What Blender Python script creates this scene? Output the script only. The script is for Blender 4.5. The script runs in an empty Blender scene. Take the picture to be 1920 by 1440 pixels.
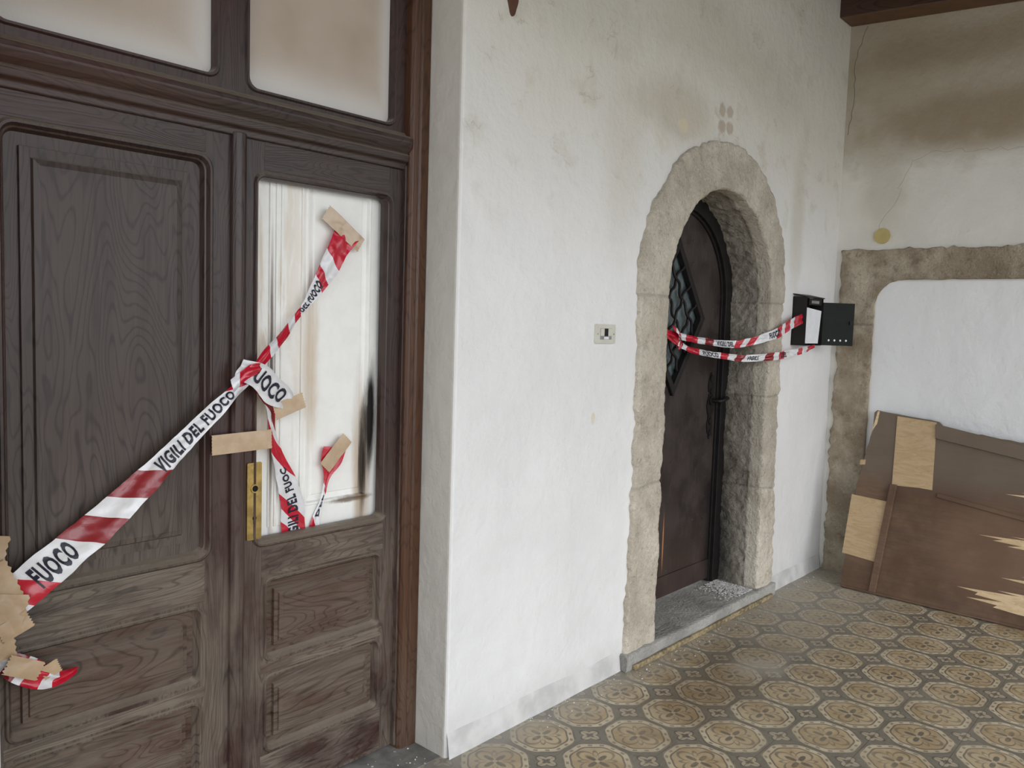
import bpy, bmesh, math, random
from mathutils import Vector, Matrix, noise
from mathutils.geometry import tessellate_polygon
random.seed(7)
sc=bpy.context.scene
COL=sc.collection
try:
    sc.view_settings.view_transform='Standard'; sc.view_settings.look='None'
except Exception: pass

# ---------------------------------------------------------------- shader helpers
class N:
    def __init__(s,name,rough=0.6,metal=0.0,spec=0.4):
        s.m=bpy.data.materials.new(name); s.m.use_nodes=True
        s.t=s.m.node_tree; s.b=s.t.nodes['Principled BSDF']
        s.set('Roughness',rough); s.set('Metallic',metal); s.set('Specular IOR Level',spec)
        g=s.n('ShaderNodeNewGeometry'); s.P=g.outputs['Position']
        x=s.n('ShaderNodeSeparateXYZ'); s.l(s.P,x.inputs[0]); s.X,s.Y,s.Z=x.outputs
        q=s.n('ShaderNodeSeparateXYZ'); s.l(g.outputs['True Normal'],q.inputs[0]); s.NX,s.NY,s.NZ=q.outputs
    def n(s,t): return s.t.nodes.new(t)
    def l(s,a,b): s.t.links.new(a,b)
    def put(s,sock,v):
        if isinstance(v,bpy.types.NodeSocket): s.l(v,sock)
        elif isinstance(v,(tuple,list)) and len(v)==3 and sock.type=='RGBA': sock.default_value=(*v,1)
        else: sock.default_value=v
    def set(s,k,v): s.put(s.b.inputs[k],v)
    def M(s,op,a,b=0.0,c=0.0):
        n=s.n('ShaderNodeMath'); n.operation=op
        for i,v in enumerate((a,b,c)): s.put(n.inputs[i],v)
        return n.outputs[0]
    def mix(s,f,a,b,bt='MIX'):
        n=s.n('ShaderNodeMix'); n.data_type='RGBA'; n.blend_type=bt
        s.put(n.inputs[0],f); s.put(n.inputs[6],a); s.put(n.inputs[7],b); return n.outputs[2]
    def vec(s,sx,sy,sz,src=None):
        n=s.n('ShaderNodeVectorMath'); n.operation='MULTIPLY'; s.l(src or s.P,n.inputs[0]); n.inputs[1].default_value=(sx,sy,sz); return n.outputs[0]
    def noise(s,scale=5,detail=4,rough=.55,vec=None,dist=0.0,col=False):
        n=s.n('ShaderNodeTexNoise'); s.l(vec or s.P,n.inputs['Vector'])
        n.inputs['Scale'].default_value=scale;n.inputs['Detail'].default_value=detail;n.inputs['Roughness'].default_value=rough;n.inputs['Distortion'].default_value=dist
        return n.outputs[1 if col else 0]
    def step(s,v,a,b,lo=0.0,hi=1.0):
        n=s.n('ShaderNodeMapRange'); n.interpolation_type='SMOOTHSTEP'
        if a>b: a,b,lo,hi=b,a,hi,lo
        s.put(n.inputs[0],v); n.inputs[1].default_value=a;n.inputs[2].default_value=b;s.put(n.inputs[3],lo);s.put(n.inputs[4],hi)
        return n.outputs[0]
    def hair(s,nz,w): return s.step(s.M('ABSOLUTE',s.M('SUBTRACT',nz,.5)),w,w*.3)
    def blob(s,A,B,a0,b0,sa,sb,soft=.5,wob=0.0,nz=None):
        u=s.M('DIVIDE',s.M('SUBTRACT',A,a0),sa); v=s.M('DIVIDE',s.M('SUBTRACT',B,b0),sb)
        r=s.M('SQRT',s.M('ADD',s.M('MULTIPLY',u,u),s.M('MULTIPLY',v,v)))
        if nz is not None: r=s.M('ADD',r,s.M('MULTIPLY',s.M('SUBTRACT',nz,.5),wob))
        return s.step(r,1-soft,1+soft,1,0)
    def bump(s,h,dist=.01,st=.5,prev=None):
        n=s.n('ShaderNodeBump'); n.inputs['Strength'].default_value=st;n.inputs['Distance'].default_value=dist
        s.l(h,n.inputs['Height'])
        if prev: s.l(prev,n.inputs['Normal'])
        s.l(n.outputs[0],s.b.inputs['Normal']); return n.outputs[0]
    def col(s,c): s.set('Base Color',c)
def mul(s,*a):
    r=a[0]
    for b in a[1:]: r=s.M('MULTIPLY',r,b)
    return r
def simple(name,c,rough=.5,metal=0,spec=.4,var=.15,scale=20):
    s=N(name,rough,metal,spec); n=s.noise(scale,4)
    s.col(s.mix(s.step(n,.3,.7),tuple(x*(1-var) for x in c),tuple(min(1,x*(1+var)) for x in c))); s.bump(n,.002,.2); return s.m

def m_plaster_back():
    s=N('plaster_back',.85,0,.2)
    n1=s.noise(1.3,5,.6); n2=s.noise(6,5,.6); n3=s.noise(35,4,.6); nl=s.noise(2.6,6,.62,None,.6)
    base=s.mix(s.step(n1,.3,.7),(.76,.76,.757),(.84,.84,.838))
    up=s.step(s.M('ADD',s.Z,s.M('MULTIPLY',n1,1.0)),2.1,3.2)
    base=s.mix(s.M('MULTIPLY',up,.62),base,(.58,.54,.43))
    st=mul(s,s.step(n2,.52,.66),s.step(s.Z,1.6,2.3),.35)
    base=s.mix(st,base,(.52,.47,.36))
    for (x,z,a,b,c,k) in [(-1.95,2.45,.28,.12,(.50,.44,.33),.6),(-.62,2.1,.08,.35,(.5,.46,.36),.45),(-2.75,2.75,.5,.2,(.52,.50,.42),.5),(-1.7,2.85,.5,.18,(.52,.48,.38),.5),(-1.05,2.75,.35,.15,(.52,.48,.38),.4),(-2.35,2.2,.12,.35,(.55,.5,.4),.3)]:
        base=s.mix(s.M('MULTIPLY',s.blob(s.X,s.Z,x,z,a,b,.6,1.6,n2),k),base,c)
    for (x,z,a,b) in [(-1.55,2.455,.038,.028),(-1.47,2.46,.034,.03),(-1.55,2.53,.030,.032),(-1.475,2.535,.032,.027)]:
        base=s.mix(s.M('MULTIPLY',s.blob(s.X,s.Z,x,z,a,b,.25,1.2,n3),.75),base,(.44,.36,.28))
    for (x,z,a,b) in [(-1.9,2.39,.045,.03),(-2.49,1.12,.012,.025)]:
        base=s.mix(s.M('MULTIPLY',s.blob(s.X,s.Z,x,z,a,b,.25,.9,n3),.6),base,(.68,.60,.42))
    sc_=mul(s,s.hair(nl,.008),s.step(n2,.50,.62),s.step(s.Z,1.9,2.3))
    base=s.mix(s.M('MULTIPLY',sc_,.22),base,(.45,.39,.28))
    low=s.step(s.M('ADD',s.Z,s.M('MULTIPLY',n2,.25)),.10,.33,1,0)
    base=s.mix(s.M('MULTIPLY',low,.5),base,(.52,.52,.50))
    base=s.mix(mul(s,s.step(s.noise(9,6,.7,s.vec(1,1,.35)),.62,.70),.2),base,(.55,.54,.5))
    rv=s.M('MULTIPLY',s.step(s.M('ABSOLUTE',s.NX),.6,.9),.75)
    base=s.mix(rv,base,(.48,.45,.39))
    s.col(base)
    h=s.M('ADD',s.M('MULTIPLY',n1,2.0),s.M('ADD',s.M('MULTIPLY',n2,1.0),s.M('SUBTRACT',s.M('MULTIPLY',n3,.14),s.M('MULTIPLY',sc_,.15))))
    b=s.bump(h,.022,.6); return s.m
def m_plaster_right():
    s=N('plaster_right',.85,0,.2)
    n1=s.noise(1.6,5,.6); n2=s.noise(5,6,.6); n3=s.noise(30,4)
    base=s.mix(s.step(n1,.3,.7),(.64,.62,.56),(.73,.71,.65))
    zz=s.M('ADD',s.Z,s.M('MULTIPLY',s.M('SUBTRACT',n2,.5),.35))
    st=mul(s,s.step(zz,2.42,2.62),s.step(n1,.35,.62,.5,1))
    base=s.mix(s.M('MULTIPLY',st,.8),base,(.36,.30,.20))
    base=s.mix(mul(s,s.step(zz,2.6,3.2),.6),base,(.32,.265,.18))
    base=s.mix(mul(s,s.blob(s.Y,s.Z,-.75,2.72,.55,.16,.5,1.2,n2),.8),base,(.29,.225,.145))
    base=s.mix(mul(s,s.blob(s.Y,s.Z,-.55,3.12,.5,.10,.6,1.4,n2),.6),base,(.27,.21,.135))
    base=s.mix(mul(s,s.blob(s.Y,s.Z,-.25,2.35,.12,.28,.6,1.4,n2),.45),base,(.46,.41,.31))
    inf=mul(s,s.step(s.Y,-1.46,-1.44),s.step(s.Y,-.26,-.24,1,0),s.step(s.Z,1.80,1.82,1,0))
    base=s.mix(inf,base,(.81,.82,.82))
    s.col(base); s.bump(s.M('ADD',s.M('MULTIPLY',n1,2),s.M('ADD',n2,s.M('MULTIPLY',n3,.15))),.022,.6); return s.m
def m_wood(name,ax='z',c1=(.019,.0115,.0105),c2=(.045,.027,.022),grey=.6,weather_z=1.0,red=0.3,rough=.36,redc=(.072,.024,.018),dust=.7):
    s=N(name,rough,0,.45)
    v={'z':(1,1,.05),'x':(.05,1,1),'y':(1,.05,1)}[ax]
    vv=s.vec(*v)
    g1=s.noise(85,6,.65,vv,.6); g2=s.noise(9,4,.5,vv,1.0); n=s.noise(2.2,4,.6); nb=s.noise(6,6,.65,s.vec(*{'z':(1,1,.5),'x':(.45,1,1),'y':(1,1,1)}[ax]))
    cg=s.noise(3.2,3,.45,s.vec(*{'z':(1.6,1,.28),'x':(.28,1,1.6),'y':(1.6,.28,1)}[ax]),.4)
    rings=s.M('ABSOLUTE',s.M('SINE',s.M('MULTIPLY',cg,130.0)))
    g=s.M('ADD',s.M('MULTIPLY',g1,.5),s.M('ADD',s.M('MULTIPLY',g2,.3),s.M('MULTIPLY',s.step(rings,.0,.6),.2)))
    c=s.mix(s.step(g,.35,.70),c1,c2)
    c=s.mix(s.M('MULTIPLY',s.step(n,.42,.62),red),c,redc)
    wz=s.step(s.M('ADD',s.Z,s.M('MULTIPLY',s.M('SUBTRACT',nb,.5),.5)),weather_z-.35,weather_z+.25,1,0.06)
    wf=mul(s,wz,s.step(nb,.30,.58),grey)
    wf=mul(s,wf,s.step(g1,.35,.6,.5,1))
    wf=mul(s,wf,s.step(rings,.05,.5,.55,1))
    c=s.mix(wf,c,s.mix(g,(.115,.093,.072),(.215,.18,.14)))
    c=s.mix(s.M('MULTIPLY',s.step(s.NZ,.25,.8),dust),c,(.26,.22,.17))
    s.col(c); s.set('Roughness',s.step(wf,0,.6,rough,.75))
    s.bump(s.M('ADD',g1,s.M('MULTIPLY',rings,.3)),.002,.35); return s.m
def m_stone(name,c1,c2,dark=(.12,.11,.09),dk=.35,brown=0.0,soot=False):
    s=N(name,.9,0,.2)
    n1=s.noise(3,6,.65); n2=s.noise(18,6,.7); n3=s.noise(70,4,.6)
    c=s.mix(s.step(n1,.35,.65),c1,c2); c=s.mix(s.M('MULTIPLY',s.step(n2,.52,.72),dk),c,dark)
    c=s.mix(s.M('MULTIPLY',s.step(n3,.55,.75),.4),c,tuple(min(1,x*1.3) for x in c2))
    c=s.mix(s.M('MULTIPLY',s.step(n3,.42,.28),.5),c,dark)
    if brown: c=s.mix(s.M('MULTIPLY',s.step(s.noise(4.5,6,.6),.40,.60),brown),c,(.23,.17,.11))
    if soot:
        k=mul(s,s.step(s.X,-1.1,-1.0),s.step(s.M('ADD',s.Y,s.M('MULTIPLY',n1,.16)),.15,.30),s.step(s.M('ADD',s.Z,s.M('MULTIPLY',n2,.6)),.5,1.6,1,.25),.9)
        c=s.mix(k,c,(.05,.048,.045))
    a=s.n('ShaderNodeAttribute'); a.attribute_name='tone'
    c=s.mix(1.0,c,a.outputs['Color'],'MULTIPLY')
    s.col(c); s.bump(s.M('ADD',n2,s.M('MULTIPLY',n3,.8)),.016,1.0); return s.m
def m_floor():
    s=N('patterned_tiles',.55,0,.35)
    T=.25
    def cell(off):
        u=s.M('SUBTRACT',s.M('FRACT',s.M('ADD',s.M('DIVIDE',s.X,T),off+.13)),.5)
        v=s.M('SUBTRACT',s.M('FRACT',s.M('ADD',s.M('DIVIDE',s.Y,T),off+.02)),.5)
        r=s.M('SQRT',s.M('ADD',s.M('MULTIPLY',u,u),s.M('MULTIPLY',v,v)))
        a=s.M('ARCTAN2',v,u); return u,v,r,a
    u,v,r,a=cell(0.0); u2,v2,rc,ac=cell(.5)
    def band(x,c,w): return s.step(s.M('ABSOLUTE',s.M('SUBTRACT',x,c)),w*.6,w*1.4,1,0)
    ro=s.M('MULTIPLY',r,s.M('ADD',1.0,s.M('MULTIPLY',s.M('COSINE',s.M('MULTIPLY',a,8)),.025)))
    mx=lambda *q: q[0] if len(q)==1 else s.M('MAXIMUM',q[0],mx(*q[1:]))
    pet=s.M('ABSOLUTE',s.M('COSINE',s.M('MULTIPLY',a,2)))
    rf=s.M('DIVIDE',r,s.M('ADD',.35,s.M('MULTIPLY',pet,.75)))
    rg=s.M('DIVIDE',r,s.M('ADD',.18,s.M('MULTIPLY',s.M('POWER',pet,3),1.15)))
    diag=s.M('ABSOLUTE',s.M('SINE',s.M('MULTIPLY',a,2)))
    rh=s.M('DIVIDE',r,s.M('ADD',.12,s.M('MULTIPLY',s.M('POWER',diag,5),.95)))
    lines=mx(band(ro,.482,.015),band(ro,.375,.013),s.M('MULTIPLY',band(rf,.29,.022),.8),s.step(rg,.14,.165,1,0),
             s.M('MULTIPLY',band(rh,.24,.024),.7),
             s.M('MULTIPLY',mul(s,band(ro,.43,.020),s.step(s.M('SINE',s.M('MULTIPLY',a,16)),.2,.6)),.8))
    core=s.step(r,.03,.04,1,0)
    rcf=s.M('DIVIDE',rc,s.M('ADD',.5,s.M('MULTIPLY',s.M('ABSOLUTE',s.M('COSINE',s.M('MULTIPLY',ac,2))),.5)))
    out=s.step(ro,.485,.50)
    cl=mx(band(rcf,.17,.014),s.step(rcf,.06,.08,1,0))
    cornerlight=s.step(rcf,.145,.165,1,0)
    nz=s.noise(1.1,6,.65); nf=s.noise(28,5,.7); nm=s.noise(7,5,.6); nw=s.noise(3.3,5,.65)
    beige=s.mix(s.step(nm,.35,.65),(.49,.405,.275),(.62,.535,.385))
    ringc=s.mix(s.step(ro,.37,.39),s.mix(s.step(nm,.4,.6),(.40,.295,.165),(.52,.415,.265)),beige)
    outc=s.mix(cornerlight,(.20,.18,.14),(.43,.36,.26))
    gb=s.mix(out,ringc,outc)
    lines=s.M('ADD',mul(s,lines,s.step(ro,.5,.51,1,.0)),mul(s,cl,out))
    wear=s.M('MULTIPLY',s.step(nf,.3,.55,.55,.95),s.step(nw,.35,.6,1,.75))
    c=s.mix(s.M('MULTIPLY',lines,wear),gb,(.10,.09,.075))
    c=s.mix(core,c,(.50,.42,.29))
    gu=s.M('MAXIMUM',s.step(s.M('ABSOLUTE',u),.492,.497),s.step(s.M('ABSOLUTE',v),.492,.497))
    c=s.mix(s.M('MULTIPLY',gu,.6),c,(.12,.11,.09))
    c=s.mix(s.M('MULTIPLY',s.step(nf,.50,.72),.42),c,(.34,.31,.25))
    c=s.mix(s.M('MULTIPLY',s.step(nw,.50,.68),.16),c,(.42,.38,.31))
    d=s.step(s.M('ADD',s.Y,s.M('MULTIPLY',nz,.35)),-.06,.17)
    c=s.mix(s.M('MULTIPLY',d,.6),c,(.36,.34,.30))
    c=s.mix(mul(s,s.blob(s.X,s.Y,-.5,-.25,.9,.35,.7,1.2,nm),.45),c,(.42,.40,.35))
    c=s.mix(mul(s,s.step(nz,.52,.68),.32),c,(.17,.14,.10))
    c=s.mix(mul(s,s.blob(s.X,s.Y,-2.0,-.38,.55,.15,.6,1.2,nm),.45),c,(.13,.085,.045))
    c=s.mix(mul(s,s.blob(s.X,s.Y,-1.75,-.42,.16,.10,.6,1.2,nm),.3),c,(.66,.64,.56))
    s.col(c); s.set('Roughness',s.step(nm,.3,.7,.38,.7))
    s.bump(s.M('ADD',s.M('MULTIPLY',gu,-1.0),s.M('MULTIPLY',nf,.3)),.003,.4); return s.m
def m_inner_white():
    s=N('sooted_white_paint',.4,0,.4)
    n=s.noise(14,5,.65); nv=s.noise(18,6,.65,s.vec(1,1,.16),.5); nb=s.noise(40,4,.7)
    c=s.mix(s.step(n,.3,.7),(.86,.86,.82),(.91,.91,.88))
    left=s.step(s.X,-3.84,-3.60,1,0)
    c=s.mix(mul(s,left,s.step(nv,.46,.60),.5),c,(.60,.46,.28))
    c=s.mix(mul(s,s.blob(s.X,s.Z,-3.802,1.25,.008,.36,.6,1.3,nv),.95),c,(.07,.04,.02))
    c=s.mix(mul(s,s.blob(s.X,s.Z,-3.66,1.35,.03,.20,.6,1.8,nv),.5),c,(.50,.33,.16))
    c=s.mix(mul(s,s.blob(s.X,s.Z,-3.455,.95,.030,.28,.7,1.4,nv),.75),c,(.40,.27,.15))
    c=s.mix(mul(s,s.blob(s.X,s.Z,-3.425,1.17,.020,.18,.5,1.4,nv),1.0),c,(.012,.010,.008))
    c=s.mix(mul(s,s.blob(s.X,s.Z,-3.45,1.02,.012,.17,.5,1.2,nv),1.0),c,(.03,.02,.012))
    c=s.mix(mul(s,s.blob(s.X,s.Z,-3.50,.895,.075,.010,.5,1.0,nb),.85),c,(.12,.07,.03))
    s.col(c); s.bump(n,.002,.2); return s.m
def m_frost():
    s=N('frosted_glass',.28,0,.5)
    n=s.noise(3,3)
    e1=s.step(s.Z,2.13,2.26,1,0)
    ed=s.M('MAXIMUM',e1,s.M('MAXIMUM',s.step(s.M('ABSOLUTE',s.M('SUBTRACT',s.X,-4.005)),.0,.14,1,0),s.step(s.M('ABSOLUTE',s.M('SUBTRACT',s.X,-3.39)),.0,.08,1,0)))
    c=s.mix(s.step(n,.3,.7),(.38,.305,.235),(.47,.395,.32)); c=s.mix(s.M('MULTIPLY',ed,.8),c,(.62,.61,.585))
    s.col(c); s.bump(s.noise(160,3,.6),.001,.25); return s.m
def m_arch_door():
    s=N('rusted_iron_sheet',.5,.2,.4)
    n=s.noise(5,6,.65); n2=s.noise(30,5,.6,s.vec(1,1,.3))
    c=s.mix(s.step(n,.35,.65),(.030,.022,.021),(.062,.047,.043))
    c=s.mix(mul(s,s.step(n2,.55,.7),.35),c,(.10,.07,.055))
    low=s.step(s.M('ADD',s.Z,s.M('MULTIPLY',n,.3)),.25,.75,1,0)
    c=s.mix(mul(s,low,.4),c,(.09,.055,.042))
    c=s.mix(mul(s,s.blob(s.X,s.Z,-1.50,.38,.006,.13,.5,.6,n),.9),c,(.55,.24,.09))
    c=s.mix(mul(s,s.step(s.X,-1.12,-.98),s.step(s.Z,.9,.5),.9),c,(.012,.011,.011))
    s.col(c); s.set('Roughness',s.step(n,.3,.7,.4,.65)); s.bump(s.M('ADD',n,n2),.006,.4); return s.m
def m_board():
    s=N('stained_board',.6,0,.35)
    n=s.noise(3.5,6,.6); g=s.noise(40,5,.6,s.vec(1,.08,1),1)
    c=s.mix(s.step(n,.35,.65),(.115,.062,.036),(.185,.112,.070)); c=s.mix(s.M('MULTIPLY',s.step(g,.4,.65),.35),c,(.08,.05,.033))
    c=s.mix(mul(s,s.step(s.Z,.55,.75),.65),c,s.mix(g,(.145,.118,.09),(.21,.18,.138)))
    c=s.mix(mul(s,s.blob(s.Y,s.Z,-1.0,.35,.25,.22,.3,1.2,n),.4),c,(.23,.145,.09))
    s.col(c); s.bump(g,.002,.3); return s.m
def m_ply(name='bare_plywood',c1=(.48,.34,.19),c2=(.56,.41,.245)):
    s=N(name,.65,0,.3); g=s.noise(30,5,.6,s.vec(1,.2,1),2); n=s.noise(60,3)
    c=s.mix(s.step(g,.35,.65),c1,c2); c=s.mix(s.M('MULTIPLY',s.step(n,.6,.7),.3),c,(.35,.22,.1)); s.col(c); s.bump(g,.002,.2); return s.m
def m_pack():
    s=N('packing_tape',.20,0,.6); n=s.noise(25,4)
    s.col(s.mix(s.step(n,.3,.7),(.44,.31,.19),(.52,.38,.24))); s.bump(s.noise(18,3,.5,None,1.0),.004,.4)
    s.set('Coat Weight',.5); return s.m
def m_plastic(name,c):
    s=N(name,.24,0,.5); n=s.noise(22,3,.5,None,.8); s.col(s.mix(s.step(n,.3,.7),tuple(x*.86 for x in c),c)); s.bump(n,.007,.5)
    s.set('Coat Weight',.35); return s.m

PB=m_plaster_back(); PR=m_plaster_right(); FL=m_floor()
WV=m_wood('door_wood_vertical','z',grey=.75,weather_z=.90,red=.38)
WH=m_wood('door_wood_horizontal','x',grey=1.0,weather_z=1.1,red=.5)
WP=m_wood('door_panel_wood','z',(.028,.019,.017),(.062,.045,.038),.55,1.05,.08,.42)
WPH=m_wood('door_panel_wood_low','x',(.026,.015,.011),(.070,.038,.023),.65,.72,.3)
WC=m_wood('casing_wood','z',(.046,.019,.009),(.090,.038,.017),.35,.4,.1)
WB=m_wood('beam_wood','y',(.03,.017,.012),(.07,.035,.022),0.1,0,.2,dust=0)
WBL=simple('beam_underside',(.13,.065,.035),.6)
ST=m_stone('pale_stone',(.53,.475,.385),(.74,.68,.575),(.26,.215,.155),.4,0,True)
ST2=m_stone('stained_stone',(.32,.265,.19),(.60,.53,.41),(.15,.115,.08),.5,.5)
SILL=m_stone('sill_stone',(.35,.34,.315),(.53,.515,.48),(.18,.17,.155),.4)
IW=m_inner_white(); FG=m_frost(); AD=m_arch_door(); BD=m_board(); PLY=m_ply(); SPL=m_ply('splintered_wood',(.62,.45,.26),(.75,.58,.36)); PK=m_pack()
RED=m_plastic('tape_red',(.55,.012,.035)); DRED=m_plastic('tape_dark_red',(.26,.014,.022)); WHT=m_plastic('tape_white',(.78,.78,.80)); INK=simple('tape_ink',(.015,.015,.03),.4)
BRASS=simple('aged_brass',(.42,.29,.10),.35,.85,.5,.25,40)
BLK=simple('black_metal',(.016,.014,.013),.55,.1,.25); DKGREEN=simple('dark_enamel',(.010,.013,.011),.6,.0,.2)
IRON=simple('wrought_iron',(.020,.017,.017),.5,.4); HOLE=simple('dark_void',(.004,.004,.004),.9)
PAPER=simple('paper',(.78,.79,.81),.8,0,.2,.04); PLATE=simple('ivory_plastic',(.62,.60,.53),.35,0,.5,.04); GREY=simple('grey_plastic',(.25,.25,.25),.4)
SKIRT=simple('skirting_plaster',(.62,.62,.605),.85,0,.2,.14,9); RUB=simple('plaster_crumbs',(.66,.65,.63),.9,0,.2,.2,60)
PANE=simple('old_glass_pane',(.13,.165,.17),.2,0,.6,.3,12); YEL=simple('yellow_cap',(.50,.40,.16),.5,0,.4,.1)
CRK=simple('crack_shadow_gap',(.12,.10,.08),.95); CRKL=simple('plaster_edge',(.36,.31,.23),.9)
CONC=simple('concrete_step',(.22,.215,.20),.9,0,.2,.3,12); GRND=simple('outdoor_paving',(.40,.39,.36),.9,0,.2,.1,3); OLDSTRIP=simple('ochre_tile_border',(.30,.24,.14),.7,0,.3,.5,45)
RUST=simple('rusty_patch',(.10,.045,.025),.8)

# ---------------------------------------------------------------- mesh helpers
def empty(name):
    e=bpy.data.objects.new(name,None); COL.objects.link(e); e.empty_display_size=.1; return e
def mk(name,verts,faces,mats,parent=None,smooth=False,fm=None):
    me=bpy.data.meshes.new(name); me.from_pydata([tuple(v) for v in verts],[],faces)
    if not isinstance(mats,(list,tuple)): mats=[mats]
    for m in mats: me.materials.append(m)
    if fm:
        for p,i in zip(me.polygons,fm): p.material_index=i
    if smooth:
        for p in me.polygons: p.use_smooth=True
    me.update(); o=bpy.data.objects.new(name,me); COL.objects.link(o)
    if parent: o.parent=parent
    return o
def bev(o,w,seg=2,ang=35):
    b=o.modifiers.new('b','BEVEL'); b.width=w;b.segments=seg;b.limit_method='ANGLE';b.angle_limit=math.radians(ang); return o
def fixn(o):
    bm=bmesh.new(); bm.from_mesh(o.data); bmesh.ops.recalc_face_normals(bm,faces=bm.faces); bm.to_mesh(o.data); bm.free(); return o
def box(name,x0,x1,y0,y1,z0,z1,mat,parent=None,b=0):
    v=[(x,y,z) for x in(x0,x1) for y in(y0,y1) for z in(z0,z1)]
    o=mk(name,v,[(0,1,3,2),(4,6,7,5),(0,4,5,1),(2,3,7,6),(0,2,6,4),(1,5,7,3)],mat,parent); fixn(o)
    if b: bev(o,b)
    return o
def XZ(a,b,d): return (a,d,b)
def YZ(a,b,d): return (d,a,b)
def XY(a,b,d): return (a,b,d)
def plate(name,outer,holes,d0,d1,mat,parent=None,mp=XZ,b=0):
    loops=[outer]+holes; flat=[p for l in loops for p in l]
    tr=tessellate_polygon([[Vector((p[0],p[1],0)) for p in l] for l in loops]); n=len(flat)
    v=[mp(*p,d0) for p in flat]+[mp(*p,d1) for p in flat]
    f=[tuple(t) for t in tr]+[tuple(n+i for i in reversed(t)) for t in tr]
    k=0
    for l in loops:
        m=len(l)
        for i in range(m): f.append((k+i,k+(i+1)%m,n+k+(i+1)%m,n+k+i))
        k+=m
    o=mk(name,v,f,mat,parent); fixn(o)
    if b: bev(o,b,2,50)
    return o
def rr(x0,x1,z0,z1,r,seg=6):
    p=[]; r=max(r,.0005)
    for cx,cz,a in((x1-r,z1-r,0),(x0+r,z1-r,90),(x0+r,z0+r,180),(x1-r,z0+r,270)):
        for i in range(seg+1):
            t=math.radians(a+90*i/seg); p.append((cx+r*math.cos(t),cz+r*math.sin(t)))
    return p
def loft(name,x0,x1,z0,z1,prof,mat,parent=None,cap=True,mp=XZ,capmat=None,capfrom=None):
    v=[];f=[];fm=[]
    for ins,d,r in prof:
        for a,b in rr(x0+ins,x1-ins,z0+ins,z1-ins,r): v.append(mp(a,b,d))
    m=len(v)//len(prof)
    for k in range(len(prof)-1):
        for i in range(m):
            f.append((k*m+i,k*m+(i+1)%m,(k+1)*m+(i+1)%m,(k+1)*m+i)); fm.append(1 if (capfrom is not None and k>=capfrom) else 0)
    if cap: f.append(tuple(range((len(prof)-1)*m,len(prof)*m))); fm.append(1 if capfrom is not None else 0)
    mats=[mat]+([capmat] if capmat else [])
    o=mk(name,v,f,mats,parent,fm=fm if capmat else None)
    o.data.update()
    if cap and o.data.polygons[-1].normal.y>0: o.data.flip_normals()
    elif not cap and sum(p.normal.y*p.area for p in o.data.polygons)>0: o.data.flip_normals()
    return o
def extr(name,prof,a0,a1,mat,parent,ax,bw):
    n=len(prof)
    v=[((a0,p,q) if ax=='x' else (p,q,a0)) for p,q in prof]+[((a1,p,q) if ax=='x' else (p,q,a1)) for p,q in prof]
    f=[(i,(i+1)%n,n+(i+1)%n,n+i) for i in range(n)]+[tuple(range(n))[::-1],tuple(range(n,2*n))]
    o=mk(name,v,f,mat,parent); fixn(o); return bev(o,bw,2,20)
def tube(name,pts,rad,mat,parent=None,cyc=False,res=3):
    c=bpy.data.curves.new(name,'CURVE'); c.dimensions='3D'; c.bevel_depth=rad; c.bevel_resolution=res
    s=c.splines.new('POLY'); s.points.add(len(pts)-1)
    for p,q in zip(s.points,pts): p.co=(*q,1)
    s.use_cyclic_u=cyc; c.materials.append(mat)
    o=bpy.data.objects.new(name,c); COL.objects.link(o)
    if parent: o.parent=parent
    return o
def disc(name,c,r,d,mat,parent=None,axis='y',seg=24,b=0):
    mp={'y':XZ,'x':YZ,'z':XY}[axis]
    pts=[(c[0]+r*math.cos(2*math.pi*i/seg),c[1]+r*math.sin(2*math.pi*i/seg)) for i in range(seg)]
    return plate(name,pts,[],d[0],d[1],mat,parent,mp,b)

# ---------------------------------------------------------------- room shell
AX,AZ=-1.455,1.64
def arch(cx,rx,rz,x0,x1,zb,n=32,z0=AZ):
    p=[(x0,zb)]
    p+=[(cx+ (rx[0] if math.cos(t)<0 else rx[1])*math.cos(t), z0+rz*math.sin(t)) for t in [math.pi*(1-i/n) for i in range(n+1)]]
    return p+[(x1,zb)]
LX0,LX1=-4.60,-3.27
wallout=[(-7.5,-.08),(LX0,-.08),(LX0,2.78),(LX1,2.78),(LX1,-.08)]
hole=arch(AX,(.585,.585),.60,AX-.585,AX+.585,-.08)
outer=wallout+hole+[(0.3,-.08),(0.3,3.9),(-7.5,3.9)]
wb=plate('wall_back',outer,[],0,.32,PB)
bev(wb,.012,3,60)
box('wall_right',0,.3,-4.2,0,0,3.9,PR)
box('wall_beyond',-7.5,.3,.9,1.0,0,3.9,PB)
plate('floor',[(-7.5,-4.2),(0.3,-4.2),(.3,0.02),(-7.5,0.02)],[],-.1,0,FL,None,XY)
box('floor_threshold',LX0+.001,LX1-.001,0.021,.32,-.1,.002,CONC)
plate('ground_outside',[(-40,-40),(40,-40),(40,-4.2),(-40,-4.2)],[],-.2,-.06,GRND,None,XY)
mk('ceiling',[(-7.5,0,3.62),(.3,0,3.62),(.3,-4.2,3.40),(-7.5,-4.2,3.40),(-7.5,0,3.68),(.3,0,3.68),(.3,-4.2,3.46),(-7.5,-4.2,3.46)],[(0,1,2,3),(7,6,5,4),(0,4,5,1),(1,5,6,2),(2,6,7,3),(3,7,4,0)],WB)
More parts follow.
